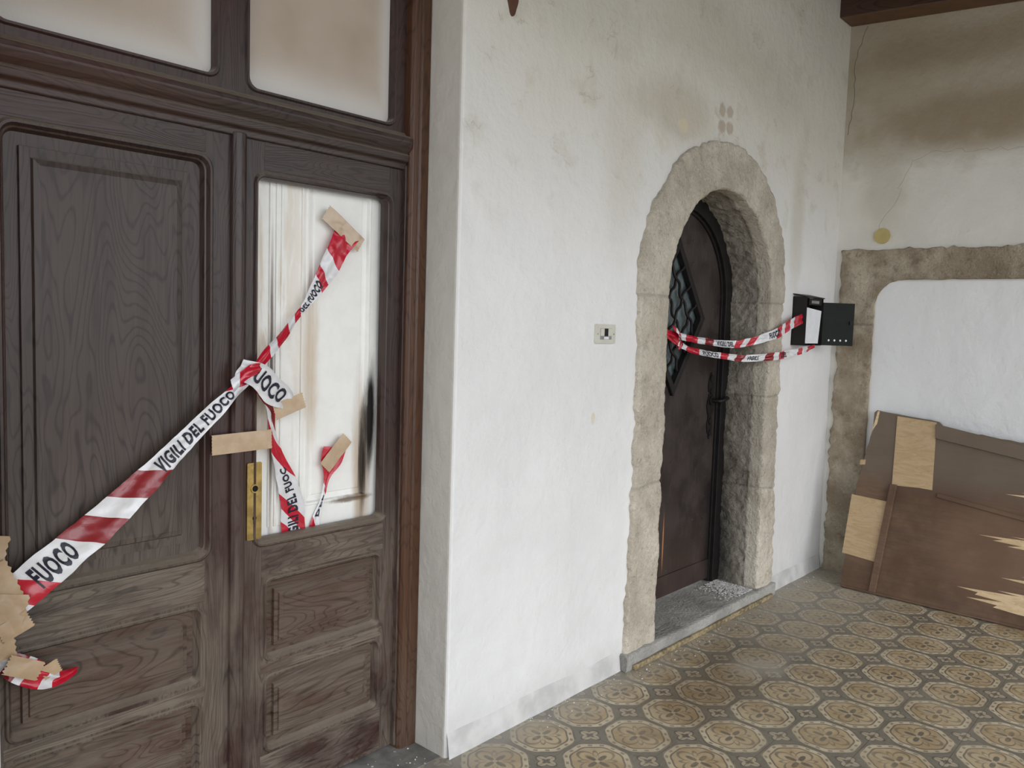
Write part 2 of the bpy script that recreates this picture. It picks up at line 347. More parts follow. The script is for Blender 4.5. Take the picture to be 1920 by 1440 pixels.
def beam(x0,x1,name='ceiling_beam'):
    y1=-4.2; s=.06
    v=[]
    for y in(0,y1):
        zb=3.345+s*y
        for x,z in((x0,zb),(x1,zb),(x1,zb+.26),(x0,zb+.26)): v.append((x,y,z))
    o=mk(name,v,[(0,1,2,3),(7,6,5,4),(0,4,5,1),(1,5,6,2),(2,6,7,3),(3,7,4,0)],[WB,WBL],fm=[0,0,1,0,0,0]); bev(o,.006); return o
beam(-.19,-.002)
for x in(-1.6,-3.1,-4.6,-6.1): beam(x,x+.16)
for i,(a,b) in enumerate([(-7.5,LX0-.01),(LX1+.006,-2.235),(-.74,-.012)]):
    n=max(6,int((b-a)/.05)); v=[];f=[]
    for k in range(n+1):
        x=a+(b-a)*k/n; h=.082+.014*noise.noise((x*3,0,1)); d=-.007-.004*noise.noise((x*5,3,1))
        v+=[(x,d-.010,0),(x,d,h-.012),(x,.001,h+.004)]
    for k in range(n):
        f+=[(3*k,3*k+3,3*k+4,3*k+1),(3*k+1,3*k+4,3*k+5,3*k+2)]
    mk('baseboard_back' if i==0 else 'baseboard_back.%03d'%i,v,f,SKIRT,smooth=True)

# ---------------------------------------------------------------- stone surrounds
def sweep(name,keys,prof,mat,mp,N=420,ns=None,joints=(),rough=.006,edge=.012,parent=None,revshade=1.0,shf=.022):
    L=[0]
    for i in range(1,len(keys)):
        m0=[(keys[i-1][0][j]+keys[i-1][1][j])/2 for j in(0,1)]; m1=[(keys[i][0][j]+keys[i][1][j])/2 for j in(0,1)]
        L.append(L[-1]+math.dist(m0,m1))
    T=L[-1]
    P=[]
    for (k0,d0),(k1,d1),n in prof:
        for q in range(n): P.append((k0+(k1-k0)*q/n,d0+(d1-d0)*q/n))
    P.append(prof[-1][1]); v=[];col=[]
    for i in range(N+1):
        t=T*i/N; j=0
        while j<len(L)-2 and L[j+1]<t: j+=1
        w=(t-L[j])/max(1e-6,L[j+1]-L[j]); w=min(1,max(0,w))
        a=[keys[j][0][c]*(1-w)+keys[j+1][0][c]*w for c in(0,1)]; b=[keys[j][1][c]*(1-w)+keys[j+1][1][c]*w for c in(0,1)]
        bi=sum(1 for q in joints if q*T<t); random.seed(bi*13+5); tone=.90+.14*random.random(); sh=(random.random()-.5)*shf
        dj=min([abs(t-q*T) for q in joints] or [9]); g=math.exp(-(dj/.005)**2)
        dirv=Vector((a[0]-b[0],a[1]-b[1])); wd=dirv.length; dirv.normalize()
        for (k,d) in P:
            ko=(1-k); e=(edge*noise.noise((t*9,bi*3.1,2))+edge*.6*noise.noise((t*30,1,7))+sh)*(ko**1.5)
            ie=edge*.35*noise.noise((t*14,5,5))*k
            p=[b[c]+(a[c]-b[c])*k+dirv[c]*(e+ie) for c in(0,1)]
            q=Vector(mp(p[0],p[1],d))
            nn=rough*(noise.noise(q*9)+.6*noise.noise(q*28)+.35*noise.noise(q*70))
            face=1 if (k>=1 and d>P[0][1]+.05) else 0
            if face: 
                nn=nn*1.8+rough*1.3*abs(noise.noise(q*40))
                p=[p[c]-dirv[c]*(nn- g*.006) for c in(0,1)]; q=Vector(mp(p[0],p[1],d))
            else: q=Vector(mp(p[0],p[1],d+nn+(g*.006 if abs(d)<.06 else 0)))
            v.append(q); tt=tone*(1-.3*g)*(revshade if face else 1); col.append((tt,tt,tt,1))  # reveal faces get their shade painted into the stone tone
    m=len(P); f=[(i*m+s,i*m+s+1,(i+1)*m+s+1,(i+1)*m+s) for i in range(N) for s in range(m-1)]
    o=mk(name,v,f,mat,parent,smooth=True)
    at=o.data.color_attributes.new('tone','FLOAT_COLOR','POINT')
    for i,c in enumerate(col): at.data[i].color=c
    return o
keys=[((-1.972,.06),(-2.215,.0)),((-1.972,1.0),(-2.195,1.0)),((-1.975,1.64),(-2.215,1.64))]
n=28
for i in range(1,n):
    t=math.pi*(1-i/n); c=math.cos(t); s_=math.sin(t)
    ox=.755 if c<0 else .672
    keys.append(((AX+.52*c,AZ+.527*s_),(AX+ox*c*(1.0+.03*s_),AZ+.745*s_)))
keys+=[((-.938,1.64),(-.787,1.64)),((-.945,1.0),(-.785,1.0)),((-.93,.06),(-.752,.0))]
F=-.022
sur=empty('stone_door_surround')
sweep('surround_stones',keys,[((0,.012),(0,F+.006),2),((0,F+.006),(.04,F),2),((.04,F),(.95,F),20),((.95,F),(1,F+.012),2),((1,F+.012),(1,.31),34)],ST,XZ,N=700,joints=(.148,.308,.69,.787,.886),rough=.008,edge=.020,parent=sur,revshade=.60,shf=.018)
def slab(name,x0,x1,y0,y1,z1,mat,parent):
    nx,ny=90,22; v=[];f=[]
    for i in range(nx+1):
        for j in range(ny+1):
            x=x0+(x1-x0)*i/nx; 
            if j==0: y,z=y0+.004,0
            elif j==1: y,z=y0,z1-.008
            else: y=y0+.004+(y1-y0)*(j-2)/(ny-2); z=z1
            q=Vector((x,y,z)); v.append((x,y+.006*noise.noise(q*8)*(j<3),z+(.004*noise.noise(q*12)if j>0 else 0)))
    m=ny+1
    for i in range(nx):
        for j in range(ny): f.append((i*m+j,(i+1)*m+j,(i+1)*m+j+1,i*m+j+1))
    f.append(tuple(range(m))[::-1]); f.append(tuple(nx*m+k for k in range(m)))
    o=mk(name,v,f,mat,parent,smooth=True); at=o.data.color_attributes.new('tone','FLOAT_COLOR','POINT')
    for q in at.data: q.color=(1,1,1,1)
    return o
slab('threshold_slab',-2.24,-.745,-.045,.33,.068,SILL,sur)
box('ochre_tile_strip',-2.19,-.80,-.060,-.046,0,.022,OLDSTRIP,sur,.003)

ky=[((-.245,0),(-.03,0)),((-.245,.9),(-.028,.9)),((-.245,1.66),(-.032,1.66))]
for i in range(1,9):
    t=math.radians(90*i/8); inn=(-.40+.155*math.cos(t),1.66+.156*math.sin(t))
    if i<=4: o_=(-.032,1.66+.34*i/4)
    else: o_=(-.032-(.368)*(i-4)/4,2.0)
    ky.append((inn,o_))
ky+=[((-1.30,1.816),(-1.30,2.0))]
for i in range(1,9):
    t=math.radians(90-90*i/8); inn=(-1.30-.155*math.cos(t),1.66+.156*math.sin(t))
    if i<=4: o_=(-1.30-.37*i/4,2.0)
    else: o_=(-1.67,2.0-.34*(i-4)/4)
    ky.append((inn,o_))
ky+=[((-1.455,0),(-1.67,0))]
sur2=empty('stone_door_surround.001')
sweep('surround_stones',ky,[((0,.012),(0,-.018),2),((0,-.018),(1,-.018),18),((1,-.018),(1,.012),3)],ST2,YZ,N=460,joints=(.30,.66),rough=.009,edge=.020,parent=sur2)
disc('round_wall_cap',(-.263,2.077),.046,(-.014,.001),YEL,None,'x',28,.003)
def crack(name,pts,r,par,mat=CRK,amp=.012):
    out=[]
    for a,b in zip(pts[:-1],pts[1:]):
        a=Vector(a);b=Vector(b); n=max(2,int((b-a).length/.03))
        for k in range(n):
            p=a.lerp(b,k/n); 
            if k: p+=Vector((0,noise.noise(p*23)*amp,noise.noise(p*23+Vector((9,9,9)))*amp))
            out.append(p)
    out.append(Vector(pts[-1])); return tube(name,out,r,mat,par,res=1)
cr=empty('wall_crack')
crack('corner_crack',[(0.0004,-.10,3.33),(0.0004,-.05,3.2),(0.0004,-.035,3.1),(0.0004,-.045,2.9),(0.0004,-.02,2.7)],.0016,cr,CRK,.02)
crack('old_opening_crack',[(0.0005,-1.3,2.50),(0.0005,-.96,2.52),(0.0005,-.75,2.53),(0.0005,-.51,2.55),(0.0005,-.40,2.50),(0.0005,-.36,2.40),(0.0005,-.33,2.28),(0.0005,-.27,2.2),(0.0005,-.24,2.12)],.0011,cr,CRKL,.03)
pts=[(-3.046+.024*(1+.2*math.sin(3*t))*math.cos(t),2.575+.042*(1+.12*math.cos(4*t))*math.sin(t)) for t in[i*math.pi/12 for i in range(24)]]
plate('rusty_wall_bracket_stub',pts,[],-.008,.002,RUST,None,XZ,.003)

# ---------------------------------------------------------------- left double door
d1=empty('door_1')
Y=.19; YB=.228
XR0,XR1=-3.962,-3.345; XL0,XL1=-4.598,-3.962; ZT=2.0
gl=(-3.886,-3.395,.818,1.897)
pr=[(-3.849,-3.416,.458,.706),(-3.847,-3.418,.172,.408)]
plL=[(-4.535,-4.030,.815,1.916),(-4.535,-4.052,.455,.675),(-4.535,-4.055,.165,.400)]
def leaf(name,x0,x1,holes):
    plate(name,[(x0,.012),(x1,.012),(x1,ZT),(x0,ZT)],[rr(*h,.035) if (h[3]-h[2])>.6 else rr(*h,.022) for h in holes],Y,YB,WV,d1)
leaf('right_leaf_frame',XR0,XR1,[gl]+pr)
leaf('left_leaf_frame',XL0,XL1,plL)
def rails(nm,x0,x1,zs):
    for i,(a,b) in enumerate(zs): box('%s_rail_%d'%(nm,i+1),x0,x1,Y-.0012,Y+.01,a,b,WH,d1,.001)
rails('right',-3.862,-3.404,[(.718,.808),(.418,.448),(.02,.162),(1.908,1.998)])
rails('left',-4.545,-4.040,[(.687,.803),(.412,.443),(.02,.153),(1.928,1.998)])
mould=[(-.012,Y-.0005,.045),(-.006,Y-.008,.04),(0,Y-.008,.035),(.006,Y+.004,.03),(.010,Y+.006,.028),(.016,Y+.022,.022)]
gm=[(-.010,Y-.0005,.04),(-.005,Y-.008,.035),(0,Y-.008,.030),(.005,Y+.004,.026),(.008,Y+.006,.022),(.012,Y+.022,.018),(.012,YB+.002,.018)]
loft('glazing_moulding',*gl,gm,WV,d1,cap=False)
loft('left_upper_panel',*plL[0],mould+[(.045,Y+.022,.004),(.047,Y+.014,.002),(.070,Y+.013,.002),(.074,Y+.006,.002),(.088,Y+.003,.002)],WV,d1,capmat=WP,capfrom=5)
for i,h in enumerate(pr+plL[1:]):
    loft('lower_panel_%d'%(i+1),*h,[(-.006,Y-.0005,.03),(-.003,Y-.006,.026),(.002,Y-.006,.022),(.008,Y+.008,.018),(.014,Y+.018,.012),(.034,Y+.018,.002),(.036,Y+.008,.002),(.048,Y+.007,.002),(.050,Y+.001,.002),(.062,Y-.001,.002)],WV,d1,capmat=WPH,capfrom=4)
extr('meeting_astragal',[(-3.968,Y+.001),(-3.968,Y-.012),(-3.960,Y-.022),(-3.948,Y-.026),(-3.936,Y-.024),(-3.926,Y-.014),(-3.922,Y+.001)],.012,1.995,WV,d1,'z',.002)
extr('right_casing',[(-3.345,.32),(-3.345,.165),(-3.338,.152),(-3.318,.150),(-3.312,.156),(-3.306,.150),(-3.272,.150),(-3.272,.32)],0,2.78,WC,d1,'z',.002)
box('leaf_stop',-3.352,-3.343,.172,.23,.012,2.0,WV,d1,.002)
extr('transom_bar',[(Y+.03,1.985),(Y-.012,1.988),(Y-.014,2.005),(Y-.026,2.012),(Y-.030,2.030),(Y-.022,2.036),(Y-.036,2.052),(Y-.044,2.070),(Y-.042,2.086),(Y-.028,2.094),(Y-.012,2.098),(Y-.004,2.108),(Y+.03,2.112)],-4.598,-3.345,WH,d1,'x',.003)
wins=[(-4.545,-4.008,2.136,2.70),(-3.917,-3.392,2.126,2.70)]
w1=empty('window_1')
plate('transom_frame',[(-4.598,2.095),(-3.345,2.095),(-3.345,2.78),(-4.598,2.78)],[rr(*h,.03) for h in wins],Y,YB,WV,w1)
for i,h in enumerate(wins):
    loft('pane_moulding_%d'%(i+1),*h,[(-.008,Y-.0005,.035),(-.004,Y-.007,.032),(.002,Y-.007,.03),(.005,Y+.006,.025),(.007,Y+.024,.02)],WV,w1,cap=False)
    plate('frosted_pane_%d'%(i+1),rr(h[0]-.005,h[1]+.005,h[2]-.005,h[3]+.005,.01),[],Y+.022,Y+.028,FG,w1)
idr=empty('door_3')
plate('inner_door_slab',[(-4.5,.01),(-3.36,.01),(-3.36,2.05),(-4.5,2.05)],[rr(-3.682,-3.432,.895,1.95,.004)],.246,.275,IW,idr)
loft('inner_door_panel',-3.682,-3.432,.895,1.95,[(0,.246,.004),(.003,.2435,.004),(.009,.244,.004),(.013,.254,.004),(.03,.256,.002),(.034,.252,.002)],IW,idr)
for i,x in enumerate((-3.812,-3.790,-3.772,-3.70)): box('inner_door_bead_%d'%(i+1),x,x+.008,.2405,.247,.85,1.93,IW,idr,.001)
es=empty('brass_door_escutcheon')
plate('escutcheon_plate',rr(-3.913,-3.866,.838,1.066,.004),[],Y-.0055,Y-.001,BRASS,es,XZ,.001)
disc('spindle_ring',(-3.8895,.990),.013,(Y-.009,Y-.005),BRASS,es,'y',24,.001); disc('spindle_hole',(-3.8895,.990),.009,(Y-.0095,Y-.006),HOLE,es)
kh=[(-3.8895+.0065*math.cos(t),.902+.0065*math.sin(t)) for t in[math.radians(-50+i*280/14) for i in range(15)]]+[(-3.8935,.884),(-3.8855,.884)]
plate('keyhole',kh,[],Y-.0062,Y-.005,HOLE,es); disc('keyhole_rim',(-3.8895,.896),.0135,(Y-.0059,Y-.005),BRASS,es)
for z in(.848,1.056): disc('screw_%g'%z,(-3.8895,z),.003,(Y-.0065,Y-.005),BRASS,es,'y',12)

# ---------------------------------------------------------------- tapes
class Ribbon:
    def __init__(s,ctrl,crinkle=.003,seed=0,pleat=.0018):
        s.c=[(Vector(p),Vector(w)) for p,w in ctrl]; s.L=[0]; s.pl=pleat
        for a,b in zip(s.c[:-1],s.c[1:]): s.L.append(s.L[-1]+(b[0]-a[0]).length)
        s.T=s.L[-1]; s.cr=crinkle; s.seed=seed
    def ev(s,u):
        u=min(max(u,0),s.T); j=0
        while j<len(s.L)-2 and s.L[j+1]<u: j+=1
        w=(u-s.L[j])/(s.L[j+1]-s.L[j]); g=lambda i:s.c[min(max(i,0),len(s.c)-1)]
        r=[]
        for k in(0,1):
            a,b,c,d=[g(j+q)[k] for q in(-1,0,1,2)]
            r.append(.5*((2*b)+(-a+c)*w+(2*a-5*b+4*c-d)*w*w+(-a+3*b-3*c+d)*w**3))
        return r
    def S(s,u,v,off=0):
        c,w=s.ev(u); c2,_=s.ev(min(u+.004,s.T)); c1,_=s.ev(max(u-.004,0)); t=(c2-c1)
        if t.length<1e-7: t=Vector((1,0,0))
        n=t.cross(w); 
        if n.length>1e-9: n.normalize()
        k=s.cr*(noise.noise(Vector((u*22,v*1.6,s.seed)))+.5*noise.noise(Vector((u*50,v*3,s.seed+4))))
        # lengthwise pleats that wander along the strip, and a frayed, wavy edge
        k+=s.pl*math.sin(v*4.5+5*noise.noise(Vector((u*5,s.seed,1))))
        ww=1+.10*noise.noise(Vector((u*16,s.seed,8 if v>0 else 3)))*abs(v)
        return c+w*(v*ww)+n*(k+off)
    def mesh(s,name,bands,mats,parent,slant=.0,nv=12,du=.005):
        cols=[];u=0.0;ci=[]
        for ln,mi in bands:
            n=max(1,int(ln/du))
            for q in range(n): cols.append(u+ln*q/n); ci.append(mi)
            u+=ln
            if u>=s.T: break
        cols=[c for c in cols if c<s.T]; ci=ci[:len(cols)]; cols.append(s.T)
        v=[];f=[];fm=[]
        for c in cols:
            for q in range(nv+1):
                vv=-1+2*q/nv; uu=c+slant*vv*min(1,min(c,s.T-c)/.05+0.15)
                v.append(s.S(uu,vv))
        m=nv+1
        for i in range(len(cols)-1):
            for q in range(nv): f.append((i*m+q,(i+1)*m+q,(i+1)*m+q+1,i*m+q+1)); fm.append(ci[i])
        o=mk(name,v,f,mats,parent,True,fm); return o
    def text(s,name,body,u0,length,parent,h=.62,flip=1,off=.0016,v0=0,side=1):
        c=bpy.data.curves.new(name,'FONT'); c.body=body; c.size=1; c.offset=.040; c.resolution_u=3; c.space_character=1.12
        o=bpy.data.objects.new(name,c); COL.objects.link(o); bpy.context.view_layer.update()
        dg=bpy.context.evaluated_depsgraph_get(); me=bpy.data.meshes.new_from_object(o.evaluated_get(dg)); bpy.data.objects.remove(o)
        bm=bmesh.new(); bm.from_mesh(me); xs=[p.co.x for p in bm.verts]; ys=[p.co.y for p in bm.verts]; x0,x1=min(xs),max(xs); y0,y1=min(ys),max(ys)
        k=30
        for i in range(1,k*2):
            bmesh.ops.bisect_plane(bm,geom=bm.verts[:]+bm.edges[:]+bm.faces[:],plane_co=(x0+(x1-x0)*i/(k*2),0,0),plane_no=(1,0,0))
        for i in range(1,8):
            bmesh.ops.bisect_plane(bm,geom=bm.verts[:]+bm.edges[:]+bm.faces[:],plane_co=(0,y0+(y1-y0)*i/8,0),plane_no=(0,1,0))
        for p in bm.verts:
            U=(p.co.x-x0)/(x1-x0); V=((p.co.y-y0)/(y1-y0)-.5)*2*h
            p.co=s.S(u0+length*U, v0+V*flip, off*side)
        bm.to_mesh(me); bm.free(); me.materials.clear(); me.materials.append(INK)
        o=bpy.data.objects.new(name,me); COL.objects.link(o); o.parent=parent
TM=[WHT,RED,DRED]
bt=empty('barrier_tape')
def perp(dx,dz,h,dy=0):
    l=math.hypot(dx,dz); return (-dz/l*h,dy,dx/l*h)
A=Ribbon([((-4.575,.172,.775),perp(.6,.53,.040)),((-4.520,.165,.822),perp(.6,.53,.048)),((-4.42,.158,.897),perp(.6,.5,.047)),((-4.313,.152,.981),perp(.6,.52,.043)),((-4.215,.148,1.066),perp(.6,.5,.036)),((-4.134,.150,1.139),perp(.6,.5,.028)),((-4.05,.150,1.214),perp(.6,.5,.022,.008)),((-3.98,.148,1.277),perp(.6,.5,.014,.010)),((-3.915,.150,1.330),perp(.6,.5,.010,.01))],.004,1,.0028)
A.mesh('tape_strip_long',[(.05,0),(.075,1),(.125,0),(.08,2),(.065,0),(.095,2),(.31,0),(.2,1)],TM,bt,-.032)
A.text('lettering_1','FUOCO',.125,.105,bt,.66)
A.text('lettering_2','VIGILI DEL FUOCO',.495,.285,bt,.68)
B=Ribbon([((-3.925,.152,1.322),perp(.5,.5,.010)),((-3.865,.160,1.385),perp(.5,.5,.013,.006)),((-3.80,.185,1.435),perp(.5,.5,.010,.010)),((-3.748,.205,1.485),perp(.5,.6,.007,.008)),((-3.70,.212,1.535),perp(.5,.6,.013)),((-3.64,.216,1.615),perp(.5,.65,.029)),((-3.585,.222,1.70),perp(.45,.7,.038)),((-3.530,.230,1.780),perp(.4,.7,.046))],.003,3,.0022)
B.mesh('tape_strip_upper',[(.10,1),(.04,0),(.07,1),(.04,0),(.035,1),(.11,0),(.035,1),(.06,0),(.2,1)],TM,bt,.016)
B.text('lettering_3','DEL FUOCO',.285,.115,bt,.68)
Cc=Ribbon([((-3.725,.236,.79),perp(-.03,.2,.044)),((-3.725,.236,.85),perp(-.03,.2,.044)),((-3.735,.231,.93),perp(-.05,.2,.040)),((-3.765,.224,1.01),perp(-.05,.2,.029)),((-3.80,.215,1.09),perp(-.05,.2,.016)),((-3.825,.200,1.16),perp(-.04,.2,.010)),((-3.84,.180,1.22),perp(-.05,.2,.014)),((-3.865,.166,1.27),perp(-.1,.2,.024)),((-3.915,.156,1.325),perp(-.2,.2,.018))],.003,6)
Cc.mesh('tape_strip_hanging',[(.035,1),(.035,0),(.05,1),(.14,0),(.05,1),(.06,1),(.06,0),(.04,2),(.2,1)],TM,bt,.055)
Cc.text('lettering_4','VIGILI DEL FUOC',.0,.25,bt,.42)
Dd=Ribbon([((-3.655,.238,.79),perp(.02,.2,.020)),((-3.64,.238,.85),perp(.03,.2,.014)),((-3.615,.237,.92),perp(.03,.2,.006)),((-3.60,.236,.98),perp(.03,.2,.012)),((-3.585,.234,1.03),perp(.03,.2,.040)),((-3.57,.234,1.075),perp(.03,.2,.044))],.003,8)
Dd.mesh('tape_strip_short',[(.05,1),(.06,0),(.05,0),(.2,1)],TM,bt,.02)
Dd.text('lettering_5','DEL',.07,.07,bt,.6)
E=Ribbon([((-3.965,.146,1.345),perp(.1,-.06,.030)),((-3.91,.138,1.325),perp(.1,-.06,.037)),((-3.86,.148,1.283),perp(.1,-.06,.042)),((-3.80,.163,1.25),perp(.1,-.06,.032)),((-3.775,.173,1.235),perp(.1,-.06,.020))],.005,12,.003)
E.mesh('tape_knot_flap',[(.05,0),(.1,0),(.1,0)],TM,bt,.02)
E.text('lettering_6','FUOCO',.03,.15,bt,.6,side=1,off=.0025)
K=Ribbon([((-3.985,.143,1.295),(0,.01,.018)),((-3.945,.128,1.335),(0.006,.004,.020)),((-3.905,.132,1.345),(0,.0,.014))],.004,15)
K.mesh('tape_knot',[(.03,0),(.03,1),(.1,1)],TM,bt)
G=Ribbon([((-4.575,.165,.70),(0,0,.012)),((-4.53,.150,.655),(.01,0,.030)),((-4.48,.142,.625),(.01,.004,.030)),((-4.43,.150,.602),(.0,.0,.016)),((-4.385,.168,.604),(.0,.0,.005))],.007,20,.004)
G.mesh('tape_loose_end',[(.03,1),(.02,0),(.03,2),(.02,0),(.04,1),(.03,0),(.1,1)],TM,bt,.012)
def patch(name,cx,cz,w,h,ang,y,cr=.003,seed=0,par=None,tear=.004,bulge=0):
    n,m=26,12; v=[];f=[]; ca,sa=math.cos(math.radians(ang)),math.sin(math.radians(ang))
    for i in range(n+1):
        for j in range(m+1):
            a=(i/n-.5)*w; b=(j/m-.5)*h
            if i in(0,n): a+=tear*(1 if j%2 else -.4)*(.4+abs(noise.noise((j*1.7,seed,0))))
            x=cx+a*ca-b*sa; z=cz+a*sa+b*ca
            yy=y-abs(cr*noise.noise((x*18,z*18,seed)))-cr*.3-bulge*math.cos(math.pi*(i/n-.5))
            v.append((x,yy,z))
    k=m+1
    for i in range(n):
        for j in range(m): f.append((i*k+j,(i+1)*k+j,(i+1)*k+j+1,i*k+j+1))
    return mk(name,v,f,PK,par,True)
patch('packing_tape',-3.942,1.134,.186,.056,1,Y-.0275,.002,1,None,.002)
patch('packing_tape_patch_1',-3.558,1.775,.165,.052,-34,.226,.003,2,bt,.003)
patch('packing_tape_patch_2',-3.572,1.058,.125,.048,46,.230,.003,3,bt,.003)
patch('packing_tape_patch_3',-3.79,1.228,.105,.048,18,.164,.003,4,bt,.003)
for i,(a,b,w,h,an,yy) in enumerate([(-4.570,.925,.055,.10,-12,.160),(-4.555,.86,.06,.10,22,.152),(-4.545,.79,.075,.09,-14,.147),(-4.560,.725,.06,.09,6,.150),(-4.53,.755,.07,.045,24,.146),(-4.515,.655,.08,.045,-28,.138),(-4.455,.632,.04,.035,20,.142)]):
    patch('packing_tape_bunch_%d'%(i+1),a,b,w,h,an,yy,.007,20+i,bt,.005)

# ---------------------------------------------------------------- arched iron door
d2=empty('door_2')
FY=.245
inn=arch(AX,(.455,.455),.46,AX-.455,AX+.455,.07); outr=arch(AX,(.535,.535),.54,AX-.535,AX+.535,.07)
plate('frame_ring',outr+inn[::-1],[],FY-.03,FY+.05,IRON,d2,b=.004)
inn2=arch(AX,(.44,.44),.445,AX-.44,AX+.44,.07)
plate('frame_rebate',inn+inn2[::-1],[],FY-.012,FY+.05,IRON,d2,b=.004)
loz=[(-1.222,1.545),(-1.495,1.925),(-1.768,1.545),(-1.495,1.165)]
leafp=arch(AX,(.45,.45),.455,AX-.45,AX+.45,.085)
plate('leaf_sheet',leafp,[loz],FY,FY+.035,AD,d2,b=.002)
def inset_poly(p,k): 
    cx=sum(a for a,b in p)/len(p); cz=sum(b for a,b in p)/len(p); return [(cx+(a-cx)*k,cz+(b-cz)*k) for a,b in p]
plate('lozenge_frame',inset_poly(loz,1.06),[inset_poly(loz,.90)],FY-.020,FY+.01,IRON,d2,b=.005)
plate('lozenge_pane',inset_poly(loz,1.0),[],FY+.02,FY+.026,PANE,d2)
for k in range(1,4):
    for sgn in(1,-1):
        a0=Vector((loz[2][0],0,loz[2][1])).lerp(Vector((loz[1][0] if sgn>0 else loz[3][0],0,loz[1][1] if sgn>0 else loz[3][1])),k/4)
        dv=Vector((loz[3][0]-loz[2][0],0,loz[3][1]-loz[2][1])) if sgn>0 else Vector((loz[1][0]-loz[2][0],0,loz[1][1]-loz[2][1]))
        nr=Vector((-dv.z,0,dv.x)).normalized(); pts=[]
        for i in range(41):
            w=.010*math.sin(i/40*math.pi*8); p=a0+dv*(i/40)+nr*w; pts.append((p.x,FY-.006+.004*math.cos(i/40*math.pi*4)*sgn,p.z))
        tube('grille_bar_%d_%d'%(k,sgn+1),pts,.0075,IRON,d2)
bm=bmesh.new()
for z in[.22+.115*i for i in range(17)]:
    for x in[-1.85,-1.72,-1.59,-1.46,-1.33,-1.20,-1.09]:
        if ((x-AX)**2+max(0,z-AZ)**2)**.5>.43: continue
        if abs(x+1.495)/.32+abs(z-1.545)/.43<1: continue
        m_=Matrix.Translation((x+random.uniform(-.004,.004),FY,z))@Matrix.Scale(.5,4,(0,1,0)); bmesh.ops.create_icosphere(bm,subdivisions=2,radius=.007,matrix=m_)
me=bpy.data.meshes.new('rivets'); bm.to_mesh(me); bm.free(); me.materials.append(AD); o=bpy.data.objects.new('rivets',me); COL.objects.link(o); o.parent=d2
pl=[]
for i in range(64):
    t=2*math.pi*i/64; zz=math.sin(t); w=.017+.020*abs(math.cos(zz*math.pi*1.5)); pl.append((-1.075+w*math.cos(t)*(1 if abs(math.cos(t))>.3 else abs(math.cos(t))/.3*.6+.4),1.07+.185*zz))
plate('lock_plate',pl,[],FY-.007,FY,IRON,d2,b=.002)
for z,r in((1.22,.020),(1.15,.016),(.985,.018),(.92,.015)): disc('lock_boss_%g'%z,(-1.075,z),r,(FY-.014,FY-.004),IRON,d2,'y',20,.003)
tube('lever_handle',[(-1.072,FY-.004,1.10),(-1.072,FY-.05,1.10),(-1.065,FY-.06,1.10),(-1.03,FY-.065,1.105),(-.995,FY-.062,1.115),(-.975,FY-.055,1.11)],.011,IRON,d2)
disc('handle_rose',(-1.072,1.10),.026,(FY-.016,FY-.004),IRON,d2,'y',24,.004)
box('kick_strip',AX-.44,AX+.44,FY-.008,FY,.09,.20,AD,d2,.003)
bt2=empty('barrier_tape.001')
r1=Ribbon([((-1.60,.222,1.475),(0,.0,.012)),((-1.53,.210,1.455),(0,.01,.020)),((-1.40,.160,1.435),(.0,.01,.018)),((-1.23,.085,1.416),(0,.008,.019)),((-1.10,.03,1.427),(0,-.006,.021)),((-.94,-.050,1.475),(0,.006,.025)),((-.86,-.056,1.502),(0,.004,.026)),((-.74,-.060,1.538),(0,.004,.027)),((-.628,-.064,1.567),(0,.004,.026))],.004,31)
r1.mesh('tape_strip_top',[(.10,1),(.05,0),(.07,1),(.05,0),(.05,2),(.14,0),(.05,1),(.04,0),(.05,1),(.14,0),(.06,1),(.04,0),(.06,1),(.05,0),(.3,1)],TM,bt2,.012)
r1.text('lettering_1','VIGILI DEL',.34,.11,bt2,.66)
r1.text('lettering_2','FUOCO',.68,.08,bt2,.66)
r2=Ribbon([((-1.60,.222,1.46),(0,.0,.012)),((-1.53,.210,1.430),(0,.0,.020)),((-1.42,.17,1.380),(.0,.01,.018)),((-1.23,.085,1.352),(0,.008,.017)),((-1.10,.03,1.343),(0,-.006,.018)),((-.94,-.052,1.356),(0,.006,.020)),((-.82,-.07,1.368),(0,.004,.019)),((-.66,-.092,1.388),(0,.004,.016)),((-.56,-.096,1.406),(0,.002,.010)),((-.51,-.096,1.414),(0,.002,.008))],.004,37)
r2.mesh('tape_strip_bottom',[(.11,1),(.06,0),(.03,1),(.05,1),(.13,0),(.05,1),(.05,0),(.06,2),(.13,0),(.06,2),(.04,0),(.06,1),(.13,0),(.05,1),(.05,0),(.3,1)],TM,bt2,.012)
r2.text('lettering_3','FUOCO',.275,.09,bt2,.66); r2.text('lettering_4','VIGILI',.56,.07,bt2,.66); r2.text('lettering_5','DEL',.79,.06,bt2,.66)
r3=Ribbon([((-1.56,.205,1.49),(0,.01,.016)),((-1.52,.195,1.465),(0,.01,.024)),((-1.495,.195,1.43),(0,.01,.020)),((-1.51,.205,1.39),(0,.01,.010))],.006,41)
r3.mesh('tape_knot',[(.03,1),(.02,0),(.1,1)],TM,bt2)

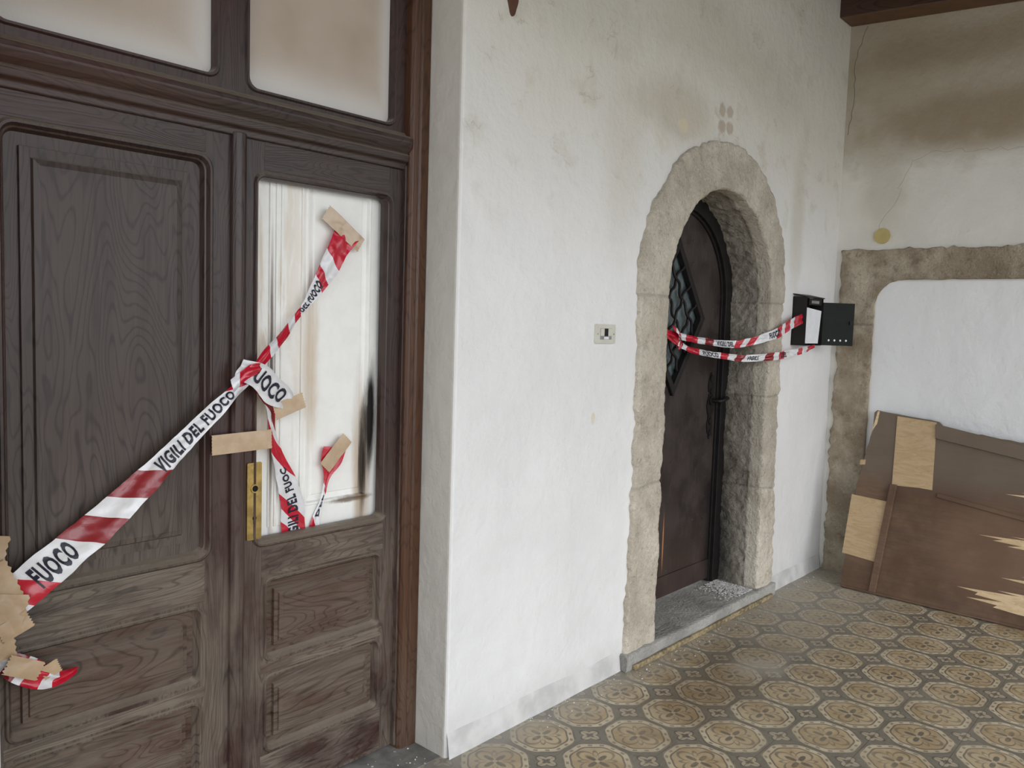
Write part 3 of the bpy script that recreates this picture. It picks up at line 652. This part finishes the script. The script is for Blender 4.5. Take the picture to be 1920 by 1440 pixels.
# ---------------------------------------------------------------- mailbox
mb=empty('mailbox')
x0,x1,y0,z0,z1=-.622,-.385,-.082,1.415,1.69
box('back_panel',x0,x1,-.004,0,z0,z1,BLK,mb); box('left_side',x0,x0+.003,y0,0,z0,z1,BLK,mb); box('right_side',x1-.003,x1,y0,0,z0,z1,BLK,mb)
box('bottom_panel',x0,x1,y0,0,z0,z0+.003,BLK,mb)
mk('top_lid',[(x0-.004,0,z1+.012),(x1+.004,0,z1+.012),(x1+.004,y0-.006,z1-.006),(x0-.004,y0-.006,z1-.006),(x0-.004,0,z1+.018),(x1+.004,0,z1+.018),(x1+.004,y0-.006,z1),(x0-.004,y0-.006,z1)],[(0,1,2,3),(7,6,5,4),(0,4,5,1),(1,5,6,2),(2,6,7,3),(3,7,4,0)],BLK,mb)
box('slot_flap',x0+.03,x1-.03,y0-.002,y0+.002,z1-.045,z1-.008,BLK,mb)
box('slot_label',x0+.06,x1-.07,y0-.0035,y0-.002,z1-.036,z1-.020,GREY,mb)
mk('paper_sheet',[(x0+.02,y0+.006,z0+.012),(x1-.045,y0+.002,z0+.012),(x1-.012,y0+.004,z0+.20),(x0+.035,y0+.012,z0+.215),(x0+.02,y0+.008,z0+.012),(x1-.045,y0+.004,z0+.012),(x1-.012,y0+.006,z0+.20),(x0+.035,y0+.014,z0+.215)],[(0,1,2,3),(7,6,5,4),(0,4,5,1),(1,5,6,2),(2,6,7,3),(3,7,4,0)],PAPER,mb)
th=math.radians(38); wd=.20; dx,dy=math.cos(th)*wd,-math.sin(th)*wd
def dp(s,z,o): return (x1+dx*s/wd - o*math.sin(th), y0+dy*s/wd - o*math.cos(th), z)
v=[dp(s,z,o) for o in(0,.003) for s,z in((0,z0+.002),(wd,z0+.002),(wd,z0+.25),(0,z0+.25))]
mk('open_door',v,[(0,1,2,3),(7,6,5,4),(0,4,5,1),(1,5,6,2),(2,6,7,3),(3,7,4,0)],DKGREEN,mb)
for i in range(4):
    s=.045+i*.037; c=[(s+.006*math.cos(2*math.pi*k/14),z0+.032+.006*math.sin(2*math.pi*k/14)) for k in range(14)]
    mk('peep_hole_%d'%(i+1),[dp(a,b,.0036) for a,b in c],[tuple(range(14))],PAPER,mb)
v=[dp(s,z,o) for o in(.003,.012) for s,z in((wd-.03,z0+.125),(wd-.018,z0+.125),(wd-.018,z0+.145),(wd-.03,z0+.145))]
mk('cam_lock',v,[(0,1,2,3),(7,6,5,4),(0,4,5,1),(1,5,6,2),(2,6,7,3),(3,7,4,0)],BLK,mb)

# ---------------------------------------------------------------- light switch
sw=empty('light_switch')
plate('cover_plate',rr(-2.506,-2.372,1.422,1.499,.005),[],-.010,0,PLATE,sw,XZ,.003)
box('module_recess',-2.478,-2.400,-.0108,-.0095,1.438,1.483,GREY,sw)
box('rocker_1',-2.476,-2.452,-.013,-.010,1.452,1.482,PLATE,sw,.001); box('rocker_2',-2.450,-2.426,-.0125,-.010,1.452,1.482,BLK,sw,.001); box('rocker_3',-2.424,-2.402,-.013,-.010,1.452,1.482,PLATE,sw,.001)
box('label_strip',-2.452,-2.420,-.0115,-.010,1.439,1.449,PAPER,sw)
for x in(-2.494,-2.384): disc('screw_%g'%x,(x,1.46),.003,(-.011,-.009),GREY,sw,'y',10)

# ---------------------------------------------------------------- leaning broken panel
bp=empty('broken_wooden_panel')
def BPf(s,h,d):
    k=.262/1.02; l=math.hypot(1,k)
    return (-.302+k*h - d/l, s, h+d*k/l)
rd=random.Random(3)
def jag(a,b,n,amp):
    out=[]
    for i in range(1,n):
        t=i/n; out.append((a[0]+(b[0]-a[0])*t+rd.uniform(-amp,amp)*.6,a[1]+(b[1]-a[1])*t+rd.uniform(-amp,amp)))
    return out
main=[(-.255,.004)]+jag((-.255,.004),(-.262,.60),12,.004)+[(-.262,.60),(-.275,.66)]+jag((-.275,.66),(-.300,.90),8,.008)+[(-.305,.92),(-.30,1.02),(-.315,1.035)]
main+=jag((-.315,1.035),(-.66,1.0),8,.003)+[(-.66,1.0),(-.70,.965)]+jag((-.70,.965),(-1.34,.915),14,.004)+[(-1.34,.915)]+jag((-1.34,.915),(-1.34,.01),24,.02)+[(-1.34,.004)]
plate('main_sheet',main,[],0,.014,BD,bp,BPf,.001)
def bpbox(nm,pts,d0,d1,mat,b=.001): return plate(nm,pts,[],d0,d1,mat,bp,BPf,b)
bpbox('plywood_patch_1',[(-.433,1.01),(-.647,.995),(-.673,.620),(-.600,.622),(-.458,.615)],.014,.020,PLY)
bpbox('plywood_patch_2',[(-.243,.530),(-.443,.520),(-.435,.175),(-.238,.190)],.014,.020,PLY)
bpbox('plywood_scrap',[(-.262,.705),(-.292,.71),(-.292,.74),(-.262,.735)],.014,.018,PLY)
bpbox('top_batten',[(-.647,.985),(-1.34,.875),(-1.34,.805),(-.655,.905)],.014,.034,BD,.004)
bpbox('mid_ledge',[(-.70,.61),(-1.34,.53),(-1.34,.505),(-.70,.585)],.014,.024,BD,.003)
bpbox('vertical_stick',[(-.452,.62),(-.490,.62),(-.458,.01),(-.420,.01)],.020,.038,BD,.003)
bpbox('edge_splinter',[(-.300,.90),(-.318,1.03),(-.330,1.03),(-.325,.955),(-.312,.93)],.013,.0155,SPL)
bpbox('floor_ledge',[(-.26,.0),(-1.34,.0),(-1.34,.012),(-.26,.012)],.012,.022,BD,.002)
def splint(nm,pts): plate(nm,pts,[],.014,.0158,SPL,bp,BPf)
def shard(nm,tips,z_hi,z_lo):
    pts=[(-1.34,z_hi)]; n=len(tips)
    for i,t in enumerate(tips):
        za=z_hi+(z_lo-z_hi)*(i+.35)/n; zb=z_hi+(z_lo-z_hi)*(i+1)/n
        pts+=[(t,za),(t-.10-.05*rd.random(),zb+.006)]
    pts.append((-1.34,z_lo)); splint(nm,pts)
shard('splinter_1',[-1.08,-.93,-1.0,-1.07],.45,.38)
shard('splinter_2',[-1.05,-.86,-.95,-.91,-1.04],.17,.06)
shard('splinter_3',[-1.15,-1.06],.26,.215)
shard('splinter_4',[-1.10,-1.03],.68,.645)

# ---------------------------------------------------------------- debris
bm=bmesh.new(); rd=random.Random(11)
def chip(x,y,z,r):
    m_=Matrix.Translation((x,y,z))@Matrix.Rotation(rd.random()*6,4,'Z')@Matrix.Scale(.45,4,(0,0,1))@Matrix.Scale(rd.uniform(.6,1),4,(1,0,0))
    g=bmesh.ops.create_icosphere(bm,subdivisions=1,radius=r,matrix=m_)
    for v_ in g['verts']: v_.co+=Vector([rd.uniform(-.2,.2)*r for _ in range(3)])
for _ in range(1500):
    x=-.96-abs(rd.gauss(0,.10)); y=rd.uniform(-.01,.215); 
    if x<-1.3: continue
    r=rd.choice([.002,.003,.004,.006]); chip(x,y,.070+r*.3,r)
me=bpy.data.meshes.new('plaster_debris'); bm.to_mesh(me); bm.free(); me.materials.append(RUB); o=bpy.data.objects.new('plaster_debris',me); COL.objects.link(o)
bm=bmesh.new()
for _ in range(200):
    x=rd.uniform(-2.9,-.1); y=-.02-abs(rd.gauss(0,.05))-(.05 if -2.25<x<-.74 else 0); r=rd.choice([.0015,.002,.003,.004]); chip(x,y,r*.35,r)
for _ in range(120):
    chip(rd.uniform(-4.5,-3.3),rd.uniform(-.02,.17),.0035,rd.choice([.002,.003,.004]))
me=bpy.data.meshes.new('floor_grit'); bm.to_mesh(me); bm.free(); me.materials.append(RUB); o=bpy.data.objects.new('floor_grit',me); COL.objects.link(o)

# ---------------------------------------------------------------- camera
y,p,r,Fp=.84021,-.07662,.03163,1533.64
f=Vector((math.sin(y)*math.cos(p),math.cos(y)*math.cos(p),math.sin(p)))
rt=Vector((math.cos(y),-math.sin(y),0)); up=rt.cross(f)
R2=rt*math.cos(r)+up*math.sin(r); U2=-rt*math.sin(r)+up*math.cos(r)
cam=bpy.data.cameras.new('camera'); co=bpy.data.objects.new('camera',cam); COL.objects.link(co)
C=(-5.148,-1.9376,1.5)
co.matrix_world=Matrix(((R2[0],U2[0],-f[0],C[0]),(R2[1],U2[1],-f[1],C[1]),(R2[2],U2[2],-f[2],C[2]),(0,0,0,1)))
cam.sensor_width=36; cam.lens=Fp*36/1920; cam.clip_start=.02
sc.camera=co
# ---------------------------------------------------------------- light: overcast daylight
w=bpy.data.worlds.new('overcast_sky'); sc.world=w; w.use_nodes=True
bg=w.node_tree.nodes['Background']; bg.inputs[0].default_value=(.90,.94,1,1); bg.inputs[1].default_value=2.35
su=bpy.data.lights.new('hazy_sun','SUN'); su.energy=1.0; su.angle=math.radians(60); su.color=(1,.97,.93)
so=bpy.data.objects.new('hazy_sun',su); COL.objects.link(so); so.rotation_euler=(math.radians(58),0,math.radians(-18))
